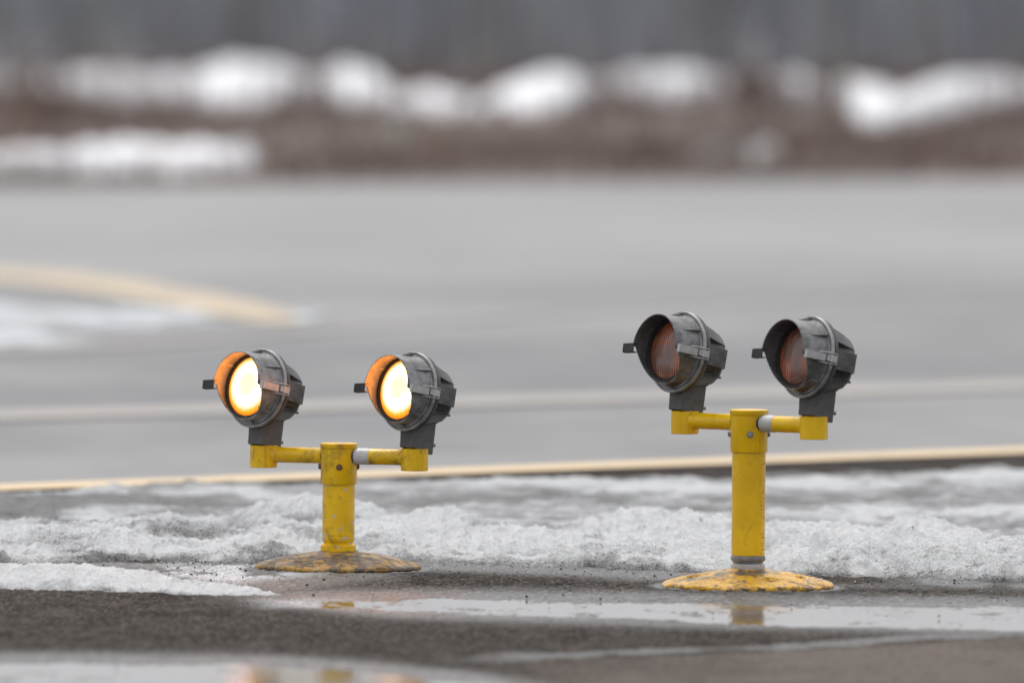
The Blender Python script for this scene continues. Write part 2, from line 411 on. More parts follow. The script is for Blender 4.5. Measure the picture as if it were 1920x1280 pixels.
def guard_light(P, phi, alpha, extra, scale, mats, lit, label):
    """extra = how much longer the column is, photo pixels at 25 m"""
    root = empty('runway_guard_light', P); root.scale = (scale,) * 3
    tag(root, label, 'runway light', 'yellow runway guard lights with two lamp heads')
    pole_m, dome_m, arm_m = mats
    e = extra
    # base dome with bolt recesses
    bm = bmesh.new()
    prof = [(155, 0), (157, 2), (157.5, 5), (155, 8.5)]
    for i in range(1, 53):
        u = i / 52; r = 155 - u * (155 - 38)
        z = 8.5 + (33 - 8.5) * (1 - (r - 38) / 117) ** .92 + 3.0 * math.sin(math.pi * u)
        prof.append((r, z))
    prof += [(36, 34.5), (33, 35)]
    rings = lathe(bm, prof, 160)
    holes = (R(200), R(290), R(335), R(110), R(20)) if extra else (R(240), R(330), R(60), R(150))
    for v in bm.verts:
        x, y, z = v.co / PX; 
        for ha in holes:
            d = math.hypot(x - 112 * math.cos(ha), y - 112 * math.sin(ha))
            if extra and d < 16 and z > 9: v.co.z = min(v.co.z, PX * (15.0 + 4 * sst(13, 16, d)))
        a = math.atan2(y, x); rr_ = math.hypot(x, y)
        if rr_ > 120: v.co.z += PX * (1.0 * math.sin(5 * a + 1) + .7 * math.sin(11 * a)) * (1 if z > 3 else 0)
        v.co.z += PX * .9 * (float(vn(np.array(x / 7.), np.array(y / 7.), 3)) - .5) * (1 if z > 3 else 0)
    bp = link('base_plate', bm, dome_m, root, angle=50)
    if extra:
        for ha in holes:
            bm = bmesh.new(); lathe(bm, [(12.5, 14), (12.5, 15.6), (7, 15.7), (6.5, 17.5), (4, 17.8)], 24, Matrix.Translation(Vector((112 * math.cos(ha), 112 * math.sin(ha), 0)) * PX))
            link('anchor_bolt', bm, M_DARK, bp)
    # coupling + column
    bm = bmesh.new()
    if extra:
        lathe(bm, [(31, 30), (31.5, 31), (31.5, 42.5), (30.5, 43.5)], 64)
        cpl = link('coupling', bm, M_RING, root)
        tag(cpl, 'bare grey metal coupling below the column')
        bm = bmesh.new()
        lathe(bm, [(27, 42), (27, 46), (31.5, 51), (31.8, 52.5), (31.8, 57.5), (30, 59)], 64)
        link('frangible_ring', bm, M_RIM, root)
        bm = bmesh.new(); lathe(bm, [(29.5, 56), (29.5, 59.2), (30.8, 60), (30.8, 161 + e)], 64)
    else:
        lathe(bm, [(33, 32), (33.5, 33), (33.5, 45.5), (32.5, 46.5)], 64)
        link('coupling', bm, pole_m, root)
        bm = bmesh.new(); lathe(bm, [(28, 45), (28, 50), (30, 53), (30.6, 54), (30.6, 62), (29.6, 62.6), (29.6, 63.8), (30.6, 64.4), (30.6, 161)], 64)
    link('column', bm, pole_m, root)
    bm = bmesh.new()
    lathe(bm, [(31, 161 + e), (34, 161 + e), (34.5, 162 + e), (34.5, 228 + e)], 72, cap=False)
    lathe(bm, [(33, 228.4 + e), (34.9, 228.4 + e), (35.4, 229.2 + e), (35.4, 237 + e), (34.4, 238.2 + e), (32, 238.4 + e)], 72)
    collar = link('collar', bm, arm_m, root)
    for k, az in enumerate((-88, -178, 2)):
        bm = bmesh.new()
        M = Matrix.Rotation(R(az), 4, 'Z') @ Matrix.Translation(Vector((34.4, 0, 194 + e)) * PX) @ Matrix.Rotation(R(90), 4, 'Y')
        hexbolt(bm, M, 5.0 if k == 0 else 5.2, 4.5); link('bolt', bm, M_BOLT if extra else M_RBOLT, collar)
    # arms, sockets, heads
    for side in (-1, 1):
        ar = phi if side > 0 else phi + math.pi       # direction of the arm in the ground plane
        Mz = Matrix.Rotation(ar, 4, 'Z') @ Matrix.Rotation(R(90), 4, 'Y')      # local Z -> arm direction
        T = Matrix.Translation((0, 0, (214 + e) * PX))
        bm = bmesh.new(); lathe(bm, [(17.6, 12), (17.6, 31.3 if side < 0 else 32.5)], 40, T @ Mz); link('arm_hole_shade', bm, M_DARK, collar)  # dark sleeve stands in for the shaded gap where the arm enters
        bm = bmesh.new(); lathe(bm, [(15.2, 10), (15.2, 140)], 48, T @ Mz)
        lathe(bm, [(15.2, 121), (16.6, 123), (17.4, 126), (17.4, 130)], 48, T @ Mz)
        arm = link('arm', bm, arm_m, root)
        if side > 0:
            bm = bmesh.new(); lathe(bm, [(15.3, 27), (15.75, 27.2), (15.75, 62), (15.3, 62.2)], 48, T @ Mz, cap=False)
            link('reflective_band', bm, M_WHITE, arm)
        c = Vector((math.cos(ar), math.sin(ar), 0)) * 150
        bm = bmesh.new()
        lathe(bm, [(22, 189 + e), (25, 189 + e), (25.8, 190 + e), (25.8, 230.2 + e), (24.5, 231 + e), (16, 231.2 + e), (16, 238 + e)], 56, Matrix.Translation(c * PX))
        # weld bead
        tw = Matrix.Translation(Vector((c.x, c.y, (214 + e))) * PX) @ Mz
        link('arm_socket', bm, arm_m, root)
        f = Vector((-math.sin(alpha), -math.cos(alpha), 0))
        hp = c + f * 17 + Vector((0, 0, 339 + e))
        lm = lit[0 if side < 0 else 1]
        head(root, hp * PX, alpha + R(1.2 * side), R(11.3 - .5 * side), lit[2], M_HOOD[1 if extra else 0], lm)
    return root

P1 = G(634, 1066); P2 = G(1402, 1101)
guard_light(P1, R(-17), R(46), 0, 1.0,
            (paint('yellow_paint_worn', .42, 1, (3, 1, 2)), paint('yellow_paint_base_dirty', .92, 0, (1, 5, 2), dome=True), paint('yellow_paint_grimy', .5, .0, (7, 1, 9))),
            (lens_lit('lit_lens', 1.0), lens_lit('lit_lens_bright', .995), True),
            'short worn yellow runway guard light with both amber lamps glowing')
guard_light(P2, R(-39), R(52), 88, 1.012,
            (paint('yellow_paint_clean', .12, 0, (8, 1, 2), ticks=True), paint('yellow_paint_base_worn', .58, 0, (2, 3, 2), dome=True), paint('yellow_paint_fresh', .16, 0, (5, 4, 1))),
            (lens_off('dark_lens', (0, 0, 0)), lens_off('dark_lens_other', (3, 1, 0)), False),
            'taller yellow runway guard light with both lamps unlit and a bare metal coupling')

# ------------------------------------------------------------------ near ground
def axis_pts(lo, hi, step, far, g=1.25):
    c = list(np.arange(lo, hi + step / 2, step)); s = step; x = c[-1]; up = []
    while x < far[1]: s = min(s * g, 60); x += s; up.append(x)
    s = step; x = c[0]; dn = []
    while x > far[0]: s = min(s * g, 60); x -= s; dn.append(x)
    return np.array(dn[::-1] + c + up)
gx = axis_pts(-1.25, 1.25, .0042, (-500, 500)); gy = axis_pts(21.2, 26.4, .0075, (-40, 900))
X, Y = np.meshgrid(gx, gy)
px, py = proj(X, np.maximum(Y, 2.0))
near = sst(-1.6, -1.25, X) * sst(1.6, 1.25, X) * sst(20.9, 21.2, Y) * sst(27.0, 26.4, Y)
pi_ = np.interp
yc = pi_(px, [-400, 520, 700, 960, 1400, 1920, 2600], [1118, 1122, 1132, 1137, 1148, 1157, 1170])
yh = pi_(px, [380, 560, 700, 960, 1400, 1920, 2600], [-6, 5, 13, 18, 20, 23, 26])
wob = (fbm(X * 9, Y * 3, 4, 5) - .5)
p1 = sst(.25, -.25, (np.abs(py - yc) - yh) / 18 + wob * .9)
yb = pi_(px, [-400, 0, 500, 700, 900, 1050, 1300], [1236, 1238, 1243, 1256, 1276, 1300, 1420])
p2 = sst(.3, -.3, (yb - py) / 16 + wob * 1.0) * sst(1500, 1380, py)
pud = np.maximum(p1, p2) * (.62 + .75 * (fbm(X * 16, Y * 7, 4, 45) - .22))
pud = np.clip(pud, 0, 1.15)
gr1 = vn(X * 215, Y * 120, 9)
grain = (gr1 - .5) * .0040 + (fbm(X * 60, Y * 30, 2, 19) - .5) * .0022 + (fbm(X * 30, Y * 22, 3, 2) - .5) * .0022 + (fbm(X * 3, Y * 3, 3, 4) - .5) * .003
Z = (grain * (1 - .45 * pud) + .0012 - .0056 * pud) * near
# wetness: puddle fringes, crack streak, melt water along the snow foot; also painted contact shadow round the bases
wet = np.maximum(sst(26, 0, np.abs(py - yc) - yh) * sst(300, 600, px), sst(-26, -2, py - yb) * sst(1200, 900, px))
crk = pi_(px, [700, 1000, 1500, 1920, 2400], [1245, 1232, 1212, 1186, 1175])
wet = np.maximum(wet, .75 * sst(9, 3, np.abs(py - crk) + wob * 16) * sst(750, 1050, px))
edge_px = [-900, 0, 150, 300, 400, 470, 640, 800, 900, 1000, 1100, 1200, 1300, 1400, 1500, 1700, 1900, 2800]
edge_py = [1075, 1060, 1058, 1050, 1052, 1058, 1052, 1056, 1058, 1062, 1066, 1072, 1075, 1078, 1080, 1084, 1090, 1110]
ed = pi_(px, edge_px, edge_py)
wet = np.maximum(wet, sst(ed + 26, ed + 8, py) * .9 * sst(.25, .5, fbm(X * 5, Y * 2, 3, 8)))
wet = np.maximum(wet, .85 * sst(60, 20, np.abs(px - 520)/6 + np.abs(py - 1078)))
for Pb in (P1, P2): wet = np.maximum(wet, sst(.185, .155, np.hypot(X - Pb.x, Y - Pb.y)))  # contact shadow under each dome, painted in as a dark wet ring
tan = sst(crk + 2, crk + 16, py) * sst(850, 1250, px)
mud = sst(1085, 1100, py) * sst(.4, .62, fbm(X * 2.2, Y * 1.2, 4, 21)) 
glaze = sst(34, 12, np.abs(px - 430)/9 + np.abs(py - 1072)) * sst(.3, .55, fbm(X * 14, Y * 6, 4, 31))
glaze = np.maximum(glaze, sst(14, 5, np.abs(py - 1130 + (px-620)*.02)) * sst(700,560,px) * sst(430,560,px) * .6)

gm = NT('asphalt')
o = gm.xyz(); A = G(0, 918); B = G(1920, 848)
sl = (B.y - A.y) / (B.x - A.x)
dline = gm.math('SUBTRACT', o[1], gm.math('MULTIPLY_ADD', o[0], sl, A.y - sl * A.x))      # metres beyond the edge line
taxi = gm.ramp(dline, -.12, .02)
n1 = gm.noise(260, None, 3, .7); n2 = gm.noise(1, gm.mapc((14, 6, 9)), 8, .72); n3 = gm.noise(1, gm.mapc((2.2, .9, 1)), 5, .6)
dry = gm.mix(gm.ramp(n2, .38, .62), (.014, .0125, .012), (.058, .049, .043))
dry = gm.mix(gm.math('MULTIPLY', gm.attr('tan'), .85), dry, (.165, .14, .124))
dry = gm.mix(gm.math('MULTIPLY', gm.ramp(n3, .45, .62), .45), dry, (.045, .040, .038))
dry = gm.mix(gm.ramp(n1, .5, .68), dry, gm.mix(.6, dry, (.17, .145, .125)))
dry = gm.mix(gm.ramp(n1, .42, .3), dry, gm.mix(.65, dry, (.02, .018, .016)))
ga = gm.attr('grain')
dry = gm.mix(gm.ramp(ga, .55, 1.0), dry, gm.mix(.55, dry, (.19, .165, .145)))
dry = gm.mix(gm.ramp(ga, .45, .05), dry, gm.mix(.6, dry, (.012, .011, .010)))
wetc = gm.mix(gm.ramp(n1, .45, .6), (.018, .017, .017), (.05, .047, .045))
wetc = gm.mix(gm.ramp(ga, .6, 1.0), wetc, (.13, .125, .12))
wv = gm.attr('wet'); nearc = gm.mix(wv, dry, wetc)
nearc = gm.mix(gm.math('MULTIPLY', gm.attr('glaze'), gm.ramp(n1, .35, .6)), nearc, (.55, .57, .60))
t2 = gm.noise(1, gm.mapc((.5, .22, 1), (3, 1, 0)), 5, .6); t3 = gm.noise(1, gm.mapc((1.6, .5, 1)), 5)
tcol = gm.mix(gm.ramp(t2, .36, .64), (.115, .115, .12), (.20, .198, .197))
tcol = gm.mix(gm.math('MULTIPLY', gm.ramp(t3, .48, .66), .55), tcol, (.13, .13, .135))
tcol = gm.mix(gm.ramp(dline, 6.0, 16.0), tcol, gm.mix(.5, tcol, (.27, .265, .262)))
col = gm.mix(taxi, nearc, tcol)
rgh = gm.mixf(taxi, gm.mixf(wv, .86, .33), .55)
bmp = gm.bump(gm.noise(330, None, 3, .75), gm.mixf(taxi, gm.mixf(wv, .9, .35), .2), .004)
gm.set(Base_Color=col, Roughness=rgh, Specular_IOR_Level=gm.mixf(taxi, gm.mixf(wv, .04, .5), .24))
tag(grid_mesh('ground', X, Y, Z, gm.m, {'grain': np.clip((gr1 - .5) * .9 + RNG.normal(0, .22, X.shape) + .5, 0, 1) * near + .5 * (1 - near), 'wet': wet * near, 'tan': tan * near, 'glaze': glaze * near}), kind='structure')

# puddles: water lying in the dips
wm = NT('puddle_water')
wm.bump(wm.noise(1, wm.mapc((70, 9, 1)), 4), .16, .004)
wm.set(Base_Color=(.055, .052, .05), Roughness=.07, IOR=1.333, Specular_IOR_Level=.5)
def strip(name, pts, mat, z, kind='structure', label=None, w=None):
    bm = bmesh.new(); prev = None
    for a, b in pts:
        va = bm.verts.new((a.x, a.y, z)); vb = bm.verts.new((b.x, b.y, z))
        if prev: bm.faces.new((prev[0], prev[1], vb, va))
        prev = (va, vb)
    o = link(name, bm, mat); tag(o, label, kind=kind); return o
strip('puddle', [(G(x, y - hh - 18), G(x, y + hh + 18)) for x, y, hh in ((420, 1122, 2), (560, 1123, 8), (700, 1132, 13), (960, 1137, 18), (1400, 1148, 20), (1920, 1157, 23), (2250, 1163, 24))], wm.m, -.0022)
strip('puddle', [(G(x, y), G(x, 1500)) for x, y in ((-350, 1222), (0, 1224), (500, 1228), (700, 1240), (900, 1258), (1050, 1285), (1250, 1390))], wm.m, -.0022)

# ------------------------------------------------------------------ painted lines on the taxiway (sheets 4 mm up)
def line_mat(name, col, keep):
    t = NT(name); n = t.noise(1, t.mapc((7, 3, 1)), 6, .7)
    c = t.mix(t.ramp(n, keep, keep + .25), col, tuple(.55 * a + .45 * b for a, b in zip(col, (.2, .197, .193))))
    return t.set(Base_Color=c, Roughness=.6)
LM = line_mat('edge_line_paint', (.56, .42, .25), .5)
FM = line_mat('faded_line_paint', (.26, .237, .215), .4)
def line(name, pts, mat, z=.004):
    strip(name, [(G(x, y0), G(x, y1)) for x, y0, y1 in pts], mat, z)
line('edge_line', [(x, 918 - (x) * 70 / 1920 - 7, 918 - x * 70 / 1920 + 4) for x in range(-1200, 3200, 300)], LM)
line('faded_line', [(x, 772 - (x) * 57 / 1920, 790 - x * 57 / 1920) for x in range(-1200, 3200, 300)], FM)
CM = line_mat('curve_line_paint', (.44, .345, .225), .42)
line('curved_line', [(-500, 470, 484), (-200, 492, 508), (0, 506, 526), (120, 514, 540), (240, 528, 558), (340, 544, 578), (420, 558, 594), (490, 574, 604), (540, 588, 606), (556, 598, 604)], CM)
line('faint_line', [(-400, 664, 672), (0, 656, 664), (300, 640, 648), (700, 610, 616), (1400, 560, 565), (2200, 520, 525)], FM)
# thin ice film beside the curve
IM = NT('ice_film')
im = IM.noise(1, IM.mapc((1.6, .45, 1)), 5, .6)
IM.set(Base_Color=IM.mix(IM.ramp(im, .38, .6), (.28, .29, .305), (.42, .45, .48)), Roughness=.5)
def blob(name, cx, cy, rx, ry, seed, mat, z, n=64):
    bm = bmesh.new(); vs = []
    for k in range(n):
        a = 2 * math.pi * k / n; q = 1 + .30 * math.sin(3 * a + seed) + .16 * math.sin(7 * a + 2 * seed) + .08 * math.sin(13 * a)
        p = G(cx + rx * q * math.cos(a), cy + ry * q * math.sin(a)); vs.append(bm.verts.new((p.x, p.y, z)))
    bm.faces.new(vs); return link(name, bm, mat)
tag(blob('ice', 60, 600, 260, 22, 1.2, IM.m, .002), kind='structure')
tag(blob('ice', 330, 588, 130, 9, 2.2, IM.m, .0028), kind='structure')
tag(blob('ice', 20, 636, 120, 13, .4, IM.m, .0012), kind='structure')
tag(blob('ice', 560, 594, 50, 8, 2.9, IM.m, .0034), kind='structure')

# ------------------------------------------------------------------ snow
def snow_mat(name, clean=False):
    t = NT(name); d = t.attr('dirt')
    n1 = t.noise(1, t.mapc((26, 26, 40)), 7, .68); g = t.noise(330, None, 3, .7); g2 = t.noise(150, None, 4, .7)
    c = t.mix(t.ramp(n1, .35, .7), (.82, .835, .85), (.92, .93, .935))
    dd = t.math('ADD', d, t.math('MULTIPLY', t.math('ADD', n1, -.5), 1.5))
    c = t.mix(t.math('MULTIPLY', t.ramp(dd, .15, 1.05), .85), c, (.33, .333, .34))
    gt = t.math('ADD', g, t.math('MULTIPLY', dd, .17))
    c = t.mix(t.math('MULTIPLY', t.ramp(gt, .64, .72), .85), c, (.06, .057, .055))
    c = t.mix(t.math('MULTIPLY', t.ramp(t.noise(420, None, 2), .42, .30), t.math('ADD', .25, t.math('MULTIPLY', dd, .5))), c, (.30, .30, .31))
    gt2 = t.math('ADD', g2, t.math('MULTIPLY', dd, .12))
    c = t.mix(t.math('MULTIPLY', t.ramp(gt2, .715, .76), .8), c, (.05, .045, .04))
    hb = t.math('ADD', t.noise(240, None, 4, .75), t.math('MULTIPLY', t.noise(60, None, 4, .6), 1.3))
    t.bump(hb, 1.0, .012)
    return t.set(Base_Color=c, Roughness=.62, Specular_IOR_Level=.4, Subsurface_Weight=.12, Subsurface_Radius=(.01, .012, .014), Subsurface_Scale=.5)
SM = snow_mat('old_snow')
sx = axis_pts(-1.3, 1.3, .0045, (-14, 14), 1.12)
dd = np.concatenate([np.arange(-.03, 1.3, .006), np.arange(1.3, 4.6, .014)])
XS, DD = np.meshgrid(sx, dd)
tx = np.array([G(a, b).x for a, b in zip(edge_px, edge_py)]); ty = np.array([G(a, b).y for a, b in zip(edge_px, edge_py)])
EY = np.interp(XS, tx, ty) + (fbm(XS * 7, XS * 0 + 3, 4, 13) - .5) * .16 + (fbm(XS * 40, XS * 0, 3, 14) - .5) * .05
YS = EY + DD
hx = XS / 25.2 / 3.75e-5 + 960
h1 = np.interp(hx, [-600, 0, 150, 300, 450, 550, 700, 850, 950, 1100, 1300, 1450, 1600, 1920, 2500], [45, 52, 64, 52, 48, 60, 54, 52, 52, 62, 74, 80, 72, 70, 60]) * PX
h2 = np.interp(hx, [-600, 0, 150, 300, 400, 480, 560, 650, 750, 850, 950, 1050, 1150, 1300, 1400, 1500, 1700, 1850, 1920, 2500], [30, 38, 28, 34, 42, 68, 76, 64, 55, 46, 16, 32, 48, 68, 56, 64, 62, 50, 44, 40]) * PX
w1 = DD + (fbm(XS * 4, DD * 3, 3, 41) - .5) * .25
rise = (.30 * np.clip(DD / .04, 0, 1) + .70 * sst(0, 1, np.clip(w1 / .34, 0, 1)) ** .8) * (DD > 0)
r1 = h1 * rise * (1 - .55 * sst(.38, .75, w1)) * (1 - sst(.9, 1.25, w1))
r2 = h2 * np.exp(-((w1 - .95) / np.where(w1 < .95, .30, .22)) ** 2)
hgt = np.maximum(r1, r2) + .25 * np.minimum(r1, r2)
lum = fbm(XS * 9, YS * 6, 5, 51, .55); lum2 = fbm(XS * 28, YS * 20, 4, 61, .6)
hgt = hgt * (.12 + 1.22 * lum) + (lum2 - .5) * .020 * sst(.0, .01, hgt) + (fbm(XS * 80, YS * 60, 4, 71, .75) - .5) * .018 * sst(0, .008, hgt)
maxd = np.interp(hx, [-600, 0, 960, 1920, 2500], [2.6, 2.8, 3.4, 4.3, 4.5])
sl_ = (fbm(XS * 3.5, YS * 1.8, 5, 81, .6) - .36) * .026 * sst(.7, 1.1, DD)
sl_ = sl_ * (1 + .5 * sst(700, 1500, hx)) + (lum2 - .5) * .014
slush = (sl_ + .0045 + .008 * sst(1000, 500, hx)) * (1 - sst(maxd - .5, maxd, DD + (lum - .5) * .8)) * sst(.7, 1.1, DD) - .004 * sst(maxd - .3, maxd, DD)
hgt = np.maximum(hgt - .002 * sst(.9, 1.3, DD), slush)
hgt = np.where(DD <= 0, -.01, hgt)
dirt = (.35 + .5 * sst(.016, .004, hgt)) * sst(.75, 1.2, DD + (lum - .5)) * sst(.05, .025, hgt) + .50 * sst(.02, .0, hgt) * sst(.5, .1, DD)
left = sst(900, 100, hx)
dirt += left * .75 * sst(.42, .58, fbm(XS * 3.2, YS * 2.6, 4, 91)) + .12 * left
dirt += .5 * sst(.55, .7, fbm(XS * 7, YS * 5, 4, 95)) * sst(.5, .2, DD)
dirt += .45 * sst(.48, .62, fbm(XS * 5, YS * 4, 5, 97, .6)) * sst(.075, .03, hgt)
dirt -= .35 * sst(.035, .07, hgt)
tag(grid_mesh('snow_bank', XS, YS, hgt - .0005, SM, {'dirt': dirt}, keep=hgt > -.004),
    'dirty melting snow bank running behind both yellow lights', 'snow', kind='stuff')

# ridge of snow in front on the left
fx = np.arange(-1.6, -.30, .004)
fd = np.arange(-.02, 1.0, .006)
XF, DF = np.meshgrid(fx, fd)
fpx = [-700, 0, 120, 250, 400, 500, 530]; low = [1098, 1105, 1107, 1112, 1117, 1119, 1119]
cx_ = np.array([G(a, b).x for a, b in zip(fpx, low)]); cy_ = np.array([G(a, b).y for a, b in zip(fpx, low)])
YF = np.interp(XF, cx_, cy_) + DF + (fbm(XF * 9, XF * 0, 4, 15) - .5) * .10
hpx = XF / 24.3 / 3.75e-5 + 960
hf = np.interp(hpx, [-600, 0, 60, 130, 220, 300, 400, 480, 525, 545], [40, 38, 46, 47, 37, 29, 22, 14, 6, -2]) * PX
wd = np.interp(hpx, [-600, 0, 300, 450, 540], [.42, .34, .26, .16, .06])
u = DF / wd
hh = hf * (.35 * np.clip(u * 12, 0, 1) + .65 * sst(0, .5, u)) * (1 - sst(.55, 1.0, u)) * (DF > 0)
l2 = fbm(XF * 30, YF * 20, 4, 16, .6)
hh = hh * (.8 + .4 * fbm(XF * 10, YF * 8, 4, 17)) + (l2 - .5) * .014 * sst(.001, .01, hh) + (fbm(XF * 80, YF * 60, 4, 18, .75) - .5) * .014 * sst(0, .008, hh) - .0035
df = .25 * sst(.5, .65, l2) + .35 * sst(.010, .0, hh) * (u < .5) + .1
tag(grid_mesh('snow_ridge', XF, YF, hh, SM, {'dirt': df}, keep=hh > -.003),
    'low white snow ridge tapering out on the dark asphalt at left', 'snow', kind='stuff')

# loose grit and ice crumbs near the snow
bm = bmesh.new(); gm2 = flat('grit', (.07, .065, .06), .8, 0, .5, 200)
for i in range(450):
    x = random.uniform(-100, 2020); e_ = float(np.interp(x, edge_px, edge_py))
    p = G(x, e_ + abs(random.gauss(0, 22)) + 2) if random.random() < .75 else G(x, random.uniform(1060, 1280))
    s_ = random.choice((.0012, .0015, .002, .002, .003))
    M = Matrix.Translation((p.x, p.y, .001 + s_ * .5)) @ Euler([random.uniform(0, 6) for _ in range(3)]).to_matrix().to_4x4()
    bmesh.ops.create_icosphere(bm, subdivisions=1, radius=s_, matrix=M @ Matrix.Diagonal((1, random.uniform(.6, 1), random.uniform(.5, .9), 1)))
tag(link('grit', bm, gm2, smooth=False), 'dark grit scattered over the wet asphalt by the snow', 'grit', kind='stuff')
bm = bmesh.new(); im2 = flat('ice_crumb', (.8, .82, .85), .5, 0, .1, 100)
for i in range(90):
    x = random.uniform(-100, 2020); e_ = float(np.interp(x, edge_px, edge_py))
    p = G(x, e_ + abs(random.gauss(0, 7)) + 1); s_ = random.choice((.001, .0013, .0017, .0025))
    M = Matrix.Translation((p.x, p.y, .001 + s_ * .4)) @ Euler([random.uniform(0, 6) for _ in range(3)]).to_matrix().to_4x4()
    bmesh.ops.create_icosphere(bm, subdivisions=1, radius=s_, matrix=M @ Matrix.Diagonal((1, random.uniform(.6, 1), random.uniform(.5, .9), 1)))
tag(link('ice_crumbs', bm, im2, smooth=False), 'white crumbs of ice lying along the foot of the snow bank', 'ice', kind='stuff')

# ------------------------------------------------------------------ far verge
E0 = G(0, 347); E1 = G(1920, 336); es = (E1.y - E0.y) / (E1.x - E0.x)
def edgeY(x): return E0.y + es * (x - E0.x)
vx = axis_pts(-9, 9, .12, (-300, 300), 1.2); vy = np.concatenate([np.arange(0, 30, .12), 30 + np.cumsum(1.1 ** np.arange(45) * .2)])
XV, DV = np.meshgrid(vx, vy)
YV = edgeY(np.clip(XV, -30, 30)) + DV
def vergeZ(x, d): return .006 + sst(0, 2, d) * ((fbm(x * .8, d * .6, 4, 101) - .5) * .10 + .02)
ZV = vergeZ(XV, DV)
YTG = G(960, 190).y + 1
vm = NT('verge_soil')
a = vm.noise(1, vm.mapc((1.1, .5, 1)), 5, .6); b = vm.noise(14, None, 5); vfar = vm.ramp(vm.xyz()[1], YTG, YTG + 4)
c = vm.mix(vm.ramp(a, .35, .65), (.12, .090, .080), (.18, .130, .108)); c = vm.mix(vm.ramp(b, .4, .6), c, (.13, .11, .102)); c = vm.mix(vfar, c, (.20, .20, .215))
vm.set(Base_Color=c, Roughness=.95)
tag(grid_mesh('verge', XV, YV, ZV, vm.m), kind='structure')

# dead grass
def fast_tris(name, V, mats, mi=None):
    V = np.asarray(V, dtype=np.float32).reshape(-1, 3); n = len(V) // 3
    me = bpy.data.meshes.new(name); me.vertices.add(len(V)); me.vertices.foreach_set('co', V.reshape(-1))
    me.loops.add(len(V)); me.loops.foreach_set('vertex_index', np.arange(len(V), dtype=np.int32))
    me.polygons.add(n); me.polygons.foreach_set('loop_start', np.arange(0, 3 * n, 3, dtype=np.int32)); me.polygons.foreach_set('loop_total', np.full(n, 3, dtype=np.int32))
    if mi is not None: me.polygons.foreach_set('material_index', mi.astype(np.int32))
    me.update(calc_edges=True)
    for m in mats: me.materials.append(m)
    o = bpy.data.objects.new(name, me); COL.objects.link(o); return o
def blades(name, n, x0, x1, d0, d1, h0, h1, w, mats, seed):
    rg = np.random.default_rng(seed)
    x = rg.uniform(x0, x1, n); d = d0 + (d1 - d0) * rg.uniform(0, 1, n) ** 1.2
    keep = fbm(x * .9, d * .5, 3, seed) + rg.uniform(-.2, .2, n) > .42
    x = x[keep]; d = d[keep]; n = len(x); z = vergeZ(x, d); y = edgeY(x) + d
    h = rg.uniform(h0, h1, n); a = rg.uniform(0, 2 * math.pi, n); lean = rg.uniform(0, .7, n) * h
    dx, dy = np.cos(a) * w, np.sin(a) * w
    p0 = np.stack([x - dx, y - dy, z - .01], -1); p1 = np.stack([x + dx, y + dy, z - .01], -1)
    b = rg.uniform(0, 2 * math.pi, n); p2 = np.stack([x + np.cos(b) * lean, y + np.sin(b) * lean, z + h], -1)
    return fast_tris(name, np.stack([p0, p1, p2], 1), mats, rg.integers(0, len(mats), n))
GMs = [flat('dead_grass_brown', (.13, .092, .078), .9), flat('dead_grass_straw', (.22, .155, .12), .9), flat('dead_grass_grey', (.11, .095, .093), .9), flat('dead_grass_red', (.165, .108, .090), .9)]
tag(blades('dead_grass', 60000, -7, 7, .0, 17, .03, .11, .006, GMs, 3), 'brown dead grass along the far side of the taxiway', 'grass', kind='stuff')

# far snow
def far_bank(name, tab, x0, x1, depth, seed, mat):
    """tab: photo px x, px y of the foot, crest height px"""
    tx_ = [q[0] for q in tab]; n = int((x1 - x0) / 5)
    xs = np.linspace(x0, x1, n); ft = np.interp(xs, tx_, [q[1] for q in tab]); hp = np.interp(xs, tx_, [q[2] for q in tab])
    P = [G(a_, b_) for a_, b_ in zip(xs, ft)]; wx = np.array([p.x for p in P]); wy = np.array([p.y for p in P])
    v = np.linspace(0, 1, 22)[:, None]; X_ = wx[None] + 0 * v
    Y_ = wy[None] + depth * v + (fbm(X_ * 3, v * 3, 4, seed) - .5) * .5
    nn = fbm(X_ * 2.6, v * 3 + 3, 5, seed + 4, .6)
    z = (hp[None] * .62 + 16) * (hp[None] > 0) * wy[None] * 3.75e-5 * np.sin(np.pi * np.clip(v, 0, 1)) ** .6 * (.60 + 1.0 * nn) - .02
    z += (fbm(X_ * 14, v * 12, 3, seed + 9) - .5) * .04
    return grid_mesh(name, X_, Y_, vergeZ(X_, Y_ - edgeY(X_)) + z, mat, keep=z > -.03)
fsn = NT('far_snow'); fq = fsn.noise(1, fsn.mapc((3.2, 3.2, 9)), 6, .65)
fsn.set(Base_Color=fsn.mix(fsn.ramp(fq, .50, .70), (.74, .75, .78), (.42, .40, .39)), Roughness=.8); fs = fsn.m
fsd = flat('far_dirty_snow', (.33, .33, .325), .8, 0, .15, 6)
tag(far_bank('snow_strip', [(-700, 334, 34), (0, 333, 28), (20, 334, 38), (80, 334, 40), (115, 333, 24), (150, 333, 42), (270, 332, 48), (300, 331, 42), (460, 331, 42), (478, 330, 16), (486, 330, -10)], -700, 490, .9, 5, fs), 'long low snow strip at far edge of the taxiway on the left', 'snow', kind='stuff')
tag(far_bank('snow_heap', [(1290, 318, -5), (1320, 318, 30), (1450, 318, 30), (1475, 318, -5)], 1285, 1480, .5, 9, fsd), 'dull grey remnant of snow in the brown grass on the right', 'snow', kind='stuff')
